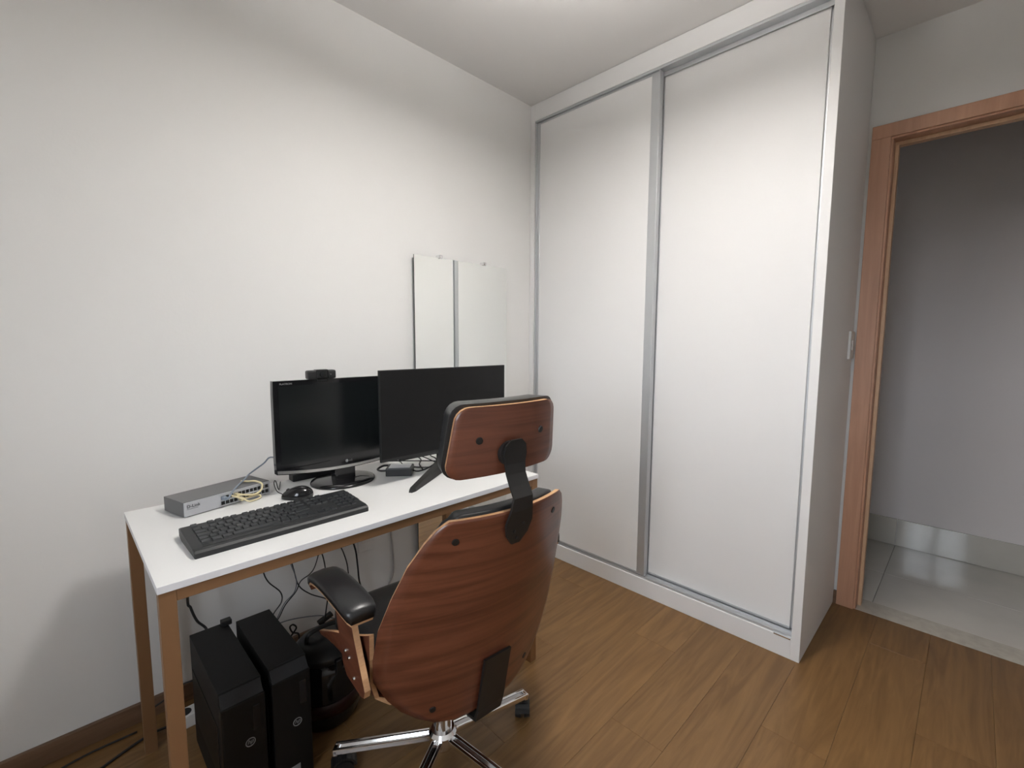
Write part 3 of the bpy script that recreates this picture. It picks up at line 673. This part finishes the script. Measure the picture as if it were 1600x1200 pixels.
# wall socket and loose plug adapter
so = tag(empty('wall_socket', (0, 0.445, 0.375)), 'white wall socket plate below the desk', 'socket')
mk('plate', B(-0.001, 0.008, -0.036, 0.036, -0.058, 0.058, bevel=0.003), m_wall, so)
mk('socket_insert', B(0.008, 0.0095, -0.02, 0.02, -0.02, 0.02, bevel=0.0006), m_white, so)
wsk = tag(empty('power_strip', (0.125, -0.196, 0), math.radians(2)), 'small white power strip on the floor behind the towers', 'power strip')
mk('body', B(-0.026, 0.026, -0.075, 0.075, 0, 0.042, bevel=0.005), m_white, wsk)
for k in range(3):
    bm = bmesh.new(); cyl(bm, (0, -0.05+0.05*k, 0.042), (0, -0.05+0.05*k, 0.0435), 0.018, n=20); mk('outlet', bm, m_port, wsk)
cable('power_cable', [Vector((0.125, -0.272, 0.020)), Vector((0.110, -0.36, 0.006)), Vector((0.20, -0.55, 0.005)), Vector((0.30, -0.72, 0.005)), Vector((0.42, -0.86, 0.005)), Vector((0.6, -1.0, 0.005))], 0.004, m_cable, 'black power cable lying on the floor left of the desk')
cable('power_cable', [Vector((0.06, -0.36, 0.006)), Vector((0.06, -0.50, 0.005)), Vector((0.11, -0.66, 0.005)), Vector((0.20, -0.80, 0.005)), Vector((0.3, -1.0, 0.005))], 0.003, m_cable, 'thin black cable lying along the baseboard left of the desk')
cable('power_cable', [Vector((0.05, -0.33, 0.05)), Vector((0.10, -0.285, 0.10)), Vector((0.16, -0.255, 0.16)), Vector((0.225, -0.225, 0.20))], 0.003, m_cable, 'black cable rising from the power strip to the tower')

# ------------------------------------------------------------------ office chair
CH = tag(empty('office_chair', (0.858, 0.285, 0), -0.0742), 'walnut shell office chair with black leather pads and chrome star base', 'chair')
# local frame: the chair faces -x, y is sideways
X0, LEAN, CUR = 0.2058, 0.2358, 1.20
def bx(z): return X0 + LEAN*(z-0.5)
ZT, ZB = 0.864, 0.283
prof = [(ZB, 0.085), (0.300, 0.140), (0.325, 0.180), (0.36, 0.220), (0.40, 0.250), (0.46, 0.281), (0.52, 0.2855), (0.60, 0.281), (0.68, 0.263), (0.76, 0.239), (0.815, 0.212), (0.845, 0.192), (ZT, 0.168)]
def interp(z, table):
    for (a, va), (c, vc) in zip(table[:-1], table[1:]):
        if z <= c: return va + (vc-va)*(z-a)/(c-a)
    return table[-1][1]
def shell(table, fx, thick, rows, cols, wide=0.0):
    z0, z1 = table[0][0], table[-1][0]
    zs = [t[0] for t in table]
    zz = []
    for a, c in zip(zs[:-1], zs[1:]): zz += [a + (c-a)*k/2 for k in range(2)]
    zz.append(z1)
    o, q = [], []
    for z in zz:
        hw = interp(z, table); ro, ri = [], []
        hr = hw*(1+wide*max(0.0, min(1.0, (0.62-z)/0.15)))
        for j in range(cols+1):
            y = -hw + (hw+hr)*j/cols
            nx = 2*CUR*y; L = math.hypot(1, nx); xo = fx(y, z)
            ro.append((xo, y, z)); ri.append((xo-thick/L, y-thick*nx/L*1.0, z))
        o.append(ro); q.append(ri)
    return o, q
o, q = shell(prof, lambda y, z: bx(z)-CUR*y*y, 0.011, 0, 20, 0.075)
back = mk('backrest', plate(bmesh.new(), o, q, 1), m_walnut, CH, mats=[m_walnut, m_ply])
for p in back.data.polygons: p.use_smooth = p.material_index == 0
# leather pad in front of the back
prof2 = [(z, max(0.03, hw-0.022)) for z, hw in prof[2:-1]] + [(ZT-0.012, 0.158), (ZT+0.006, 0.145)]
o, q = shell(prof2, lambda y, z: bx(z)-CUR*y*y-0.0115-0.002, 0.045, 0, 16)
pad = mk('back_pad', plate(bmesh.new(), o, q, 0), m_leather, CH, smooth=True)
bv = pad.modifiers.new('round', 'BEVEL'); bv.width = 0.014; bv.segments = 3; bv.limit_method = 'ANGLE'; bv.angle_limit = math.radians(50)
def bolt(y, z, parent, fx, r=0.0095, m=None):
    x = fx(y, z); nrm = Vector((1, 2*CUR*y, -LEAN)).normalized()
    bm = bmesh.new(); p = Vector((x, y, z)); cyl(bm, p-nrm*0.003, p+nrm*0.0025, r, r*0.8, 18); return mk('bolt', bm, m or m_blackm, parent)
for y, z in ((-0.150, 0.812), (0.150, 0.812), (-0.150, 0.345), (0.150, 0.345)): bolt(y, z, CH, lambda a, c: bx(c)-CUR*a*a)
# headrest
HB, HT, HW = 0.944, 1.108, 0.156
def hxf(y, z): return 0.264 + 0.12*(z-1.0) - 1.0*y*y
def rr_table(z0, z1, w0, w1, r):
    out = []
    for k in range(6):
        a = k/5*PI/2; out.append((z0 + r*(1-math.cos(a)), w0 - r + r*math.sin(a)))
    for k in range(6):
        a = k/5*PI/2; out.append((z1 - r + r*math.sin(a), w1 - r + r*math.cos(a)))
    return out
ht = rr_table(HB, HT, 0.162, 0.150, 0.034)
o, q = shell(ht, hxf, 0.011, 0, 18)
hd = mk('headrest', plate(bmesh.new(), o, q, 1), m_walnut, CH, mats=[m_walnut, m_ply])
for p in hd.data.polygons: p.use_smooth = p.material_index == 0
o, q = shell(rr_table(HB+0.001, HT+0.007, 0.166, 0.156, 0.034), lambda y, z: hxf(y, z)-0.0115, 0.055, 0, 18)
hp_ = mk('headrest_pad', plate(bmesh.new(), o, q, 0), m_leather, CH, smooth=True)
bv = hp_.modifiers.new('round', 'BEVEL'); bv.width = 0.020; bv.segments = 4; bv.limit_method = 'ANGLE'; bv.angle_limit = math.radians(50)
for y, z in ((-0.090, 1.030), (0.096, 1.034)): bolt(y, z, CH, hxf, 0.0098)
# S shaped neck bracket
cen = [(bx(0.775)+0.003, 0.775), (bx(0.80)+0.004, 0.80), (bx(0.83)+0.004, 0.83), (bx(0.86)+0.006, 0.862), (0.302, 0.895), (0.288, 0.920), (0.276, 0.945), (0.272, 0.968), (0.273, 0.99), (0.275, 1.012), (0.277, 1.025)]
wid = [0.012, 0.032, 0.040, 0.033, 0.028, 0.028, 0.028, 0.030, 0.034, 0.030, 0.016]
o, q = [], []
for (x, z), wd in zip(cen, wid):
    o.append([(x+0.006, y*wd, z) for y in (-1, -0.5, 0, 0.5, 1)]); q.append([(x, y*wd, z) for y in (-1, -0.5, 0, 0.5, 1)])
nb = mk('neck_bracket', plate(bmesh.new(), o, q, 0), m_blackm, CH)
bm = bmesh.new(); cyl(bm, (0.262, -0.012, 0.993), (0.274, -0.012, 0.993), 0.029, n=24); mk('headrest_pivot', bm, m_blackm, CH)
for y, z in ((0.012, 0.825), (-0.012, 0.81), (0.0, 0.79)): 
    bm = bmesh.new(); cyl(bm, (bx(z)+0.009, y, z), (bx(z)+0.0125, y, z), 0.004, n=12); mk('screw', bm, m_blackm, CH)
# lower back bracket running under the seat
cen = [(bx(0.450)+0.003, 0.450), (bx(0.40)+0.004, 0.40), (bx(0.34)+0.006, 0.34), (bx(0.29)+0.008, 0.290), (bx(0.262)+0.002, 0.262), (0.12, 0.255), (0.04, 0.278), (-0.05, 0.290)]
o = [[(x+0.008*(1 if i < 5 else 0), y*0.042+0.008, z-(0.0 if i < 4 else 0.008)) for y in (-1, 0, 1)] for i, (x, z) in enumerate(cen)]
q = [[(x, y*0.042+0.008, z) for y in (-1, 0, 1)] for x, z in cen]
mk('back_bracket', plate(bmesh.new(), o, q, 0), m_blackm, CH)
# seat shell (bucket with raised wings) and cushion
def seat_sec(lx):
    k = max(0, min(1, (lx+0.26)/0.36))
    wing = 0.425 + 0.155*k**1.1
    pts = [(-0.285, wing), (-0.285, wing*0.6+0.42*0.4), (-0.281, wing*0.25+0.405*0.75), (-0.268, 0.398), (-0.238, 0.374), (-0.16, 0.360), (-0.08, 0.354), (0, 0.352)]
    return pts + [(-y*0.93, z) for y, z in pts[:-1][::-1]]
o, q = [], []
for k in range(9):
    lx = -0.27 + 0.36*k/8; S = seat_sec(lx); drop = -0.02*(1-k/3)**2 if k < 3 else 0
    back_k = 0.045*max(0, k/8)      # the tail runs further back below the wings
    def sx(y, z): return min(lx + back_k*max(0.0, min(1.0, (0.60-z)/0.15)), bx(z)-CUR*y*y-0.016)
    o.append([(sx(y, z), y, z+drop) for y, z in S]); q.append([(sx(y, z), y*0.962, z+drop+0.011 if abs(y) < 0.26 else z+drop) for y, z in S])
ss = mk('seat_shell', plate(bmesh.new(), o, q, 1), m_walnut, CH, mats=[m_walnut, m_ply])
bm = bmesh.new(); box(bm, -0.275, 0.10, -0.245, 0.245, 0.385, 0.475, bevel=0.03, seg=4); mk('seat_cushion', bm, m_leather, CH, smooth=True)
mk('tilt_mechanism', B(-0.10, 0.09, -0.055, 0.055, 0.285, 0.366, bevel=0.008), m_blackm, CH)
# arms
for s in (-1, 1):
    yc = s*0.302; lo_ = 0.012 if s < 0 else -0.035
    bm = bmesh.new()     # upright: plywood blade, side faces walnut
    outl = [(-0.085, 0.640), (0.020, 0.640), (0.055, 0.56), (0.110, 0.462), (0.104, 0.444), (0.085, 0.438), (0.0, 0.442), (-0.020, 0.46), (-0.045, 0.53), (-0.070, 0.60)]
    a = [bm.verts.new((x+lo_, yc-0.007, z)) for x, z in outl]; c = [bm.verts.new((x+lo_, yc+0.007, z)) for x, z in outl]
    bm.faces.new(a).material_index = 0; bm.faces.new(c[::-1]).material_index = 0
    for i in range(len(outl)): bm.faces.new((a[i], a[(i+1) % len(outl)], c[(i+1) % len(outl)], c[i])).material_index = 1
    ar = mk('arm', bm, m_walnut, CH, mats=[m_walnut, m_ply])
    for x, z in ((0.000, 0.505), (0.022, 0.498), (0.050, 0.462)):
        bm = bmesh.new(); cyl(bm, (x+lo_, yc+s*0.006, z), (x+lo_, yc+s*0.0105, z), 0.0050, 0.0035, 12); mk('bolt', bm, m_chrome, ar)
    sec = []     # pad: curved along x, drops at the front
    line = [(-0.190, 0.612), (-0.180, 0.630), (-0.155, 0.645), (-0.11, 0.655), (-0.05, 0.660), (0.02, 0.661), (0.075, 0.659), (0.098, 0.654), (0.106, 0.646)]
    wds = [0.026, 0.034, 0.037, 0.038, 0.038, 0.038, 0.037, 0.034, 0.026]
    o = []; q = []; o2 = []; q2 = []
    for (x, z), wd in zip(line, wds):
        row = [(x, yc+wd*math.sin(t*PI/2), z - 0.010*(1-math.cos(t*PI/2))) for t in (-1, -0.75, -0.45, 0, 0.45, 0.75, 1)]
        o.append(row); q.append([(p[0], p[1], z-0.024) for p in row])
        o2.append([(x*0.97, yc+wd*t*0.93, z-0.024) for t in (-1, 0, 1)]); q2.append([(x*0.97, yc+wd*t*0.93, z-0.031) for t in (-1, 0, 1)])
    mk('arm_pad', plate(bmesh.new(), o, q, 0), m_leather, CH, smooth=True)
    mk('arm_board', plate(bmesh.new(), o2, q2, 1), m_walnut, CH, mats=[m_walnut, m_ply])
# gas lift and five star base
bc, bs = math.cos(0.0742), math.sin(0.0742)
dx_, dy_ = 0.858-0.858, 0.246-0.285
BX, BY = dx_*bc - dy_*bs, dx_*bs + dy_*bc
bm = bmesh.new(); cyl(bm, (BX, BY, 0.12), (BX, BY, 0.21), 0.026, n=24); cyl(bm, (BX, BY, 0.20), (BX, BY, 0.29), 0.014, n=20); mk('gas_lift', bm, m_chrome, CH, smooth=False)
bm = bmesh.new(); lathe(bm, [(0, 0.085), (0.034, 0.085), (0.040, 0.095), (0.040, 0.128), (0.033, 0.138), (0, 0.138)], 30, c=(BX, BY, 0)); mk('base_hub', bm, m_chrome, CH)
caster = {}
for k in range(5):
    a = math.radians(83.3+72*k) + 0.0742
    cd, sd = math.cos(a), math.sin(a); R_ = 0.308
    def P(r, s, z): return (BX+cd*r-sd*s, BY+sd*r+cd*s, z)
    bm = bmesh.new()     # two parallel chrome bars joined by a thin web, falling to the tip
    for s in (-0.0115, 0.0115):
        bar(bm, P(0.030, s, 0.116), P(R_, s, 0.083), 0.009, 0.016, bevel=0.002)
    bar(bm, P(0.030, 0, 0.112), P(R_-0.004, 0, 0.079), 0.016, 0.008)
    bar(bm, P(R_-0.012, 0, 0.081), P(R_+0.002, 0, 0.0795), 0.032, 0.018, bevel=0.003)
    lg = mk('base_leg', bm, m_chrome, CH)
    cw = mk('caster', cyl(bmesh.new(), P(R_-0.012, 0, 0.050), P(R_-0.012, 0, 0.078), 0.006, n=12), m_blackm, CH)
    th = a + 0.9 + 1.3*k
    ct, st = math.cos(th), math.sin(th); c0 = Vector(P(R_-0.012, 0, 0.0285)) + Vector((ct*0.012, st*0.012, 0)); ax = Vector((-st, ct, 0))
    for s in (-1, 1):
        bm = bmesh.new(); cyl(bm, c0+ax*s*0.006, c0+ax*s*0.024, 0.0285, 0.0255, 24); mk('wheel', bm, m_blackp, cw)
    bm = bmesh.new()
    arc = [c0 + Vector((ct*math.cos(t)*0.033, st*math.cos(t)*0.033, math.sin(t)*0.033)) for t in [PI*i/8*1.0+0.2 for i in range(8)]]
    for p1, p2 in zip(arc[:-1], arc[1:]): bar(bm, p1, p2, 0.044, 0.006, up=Vector((p1-c0)).normalized())
    mk('hood', bm, m_blackp, cw)
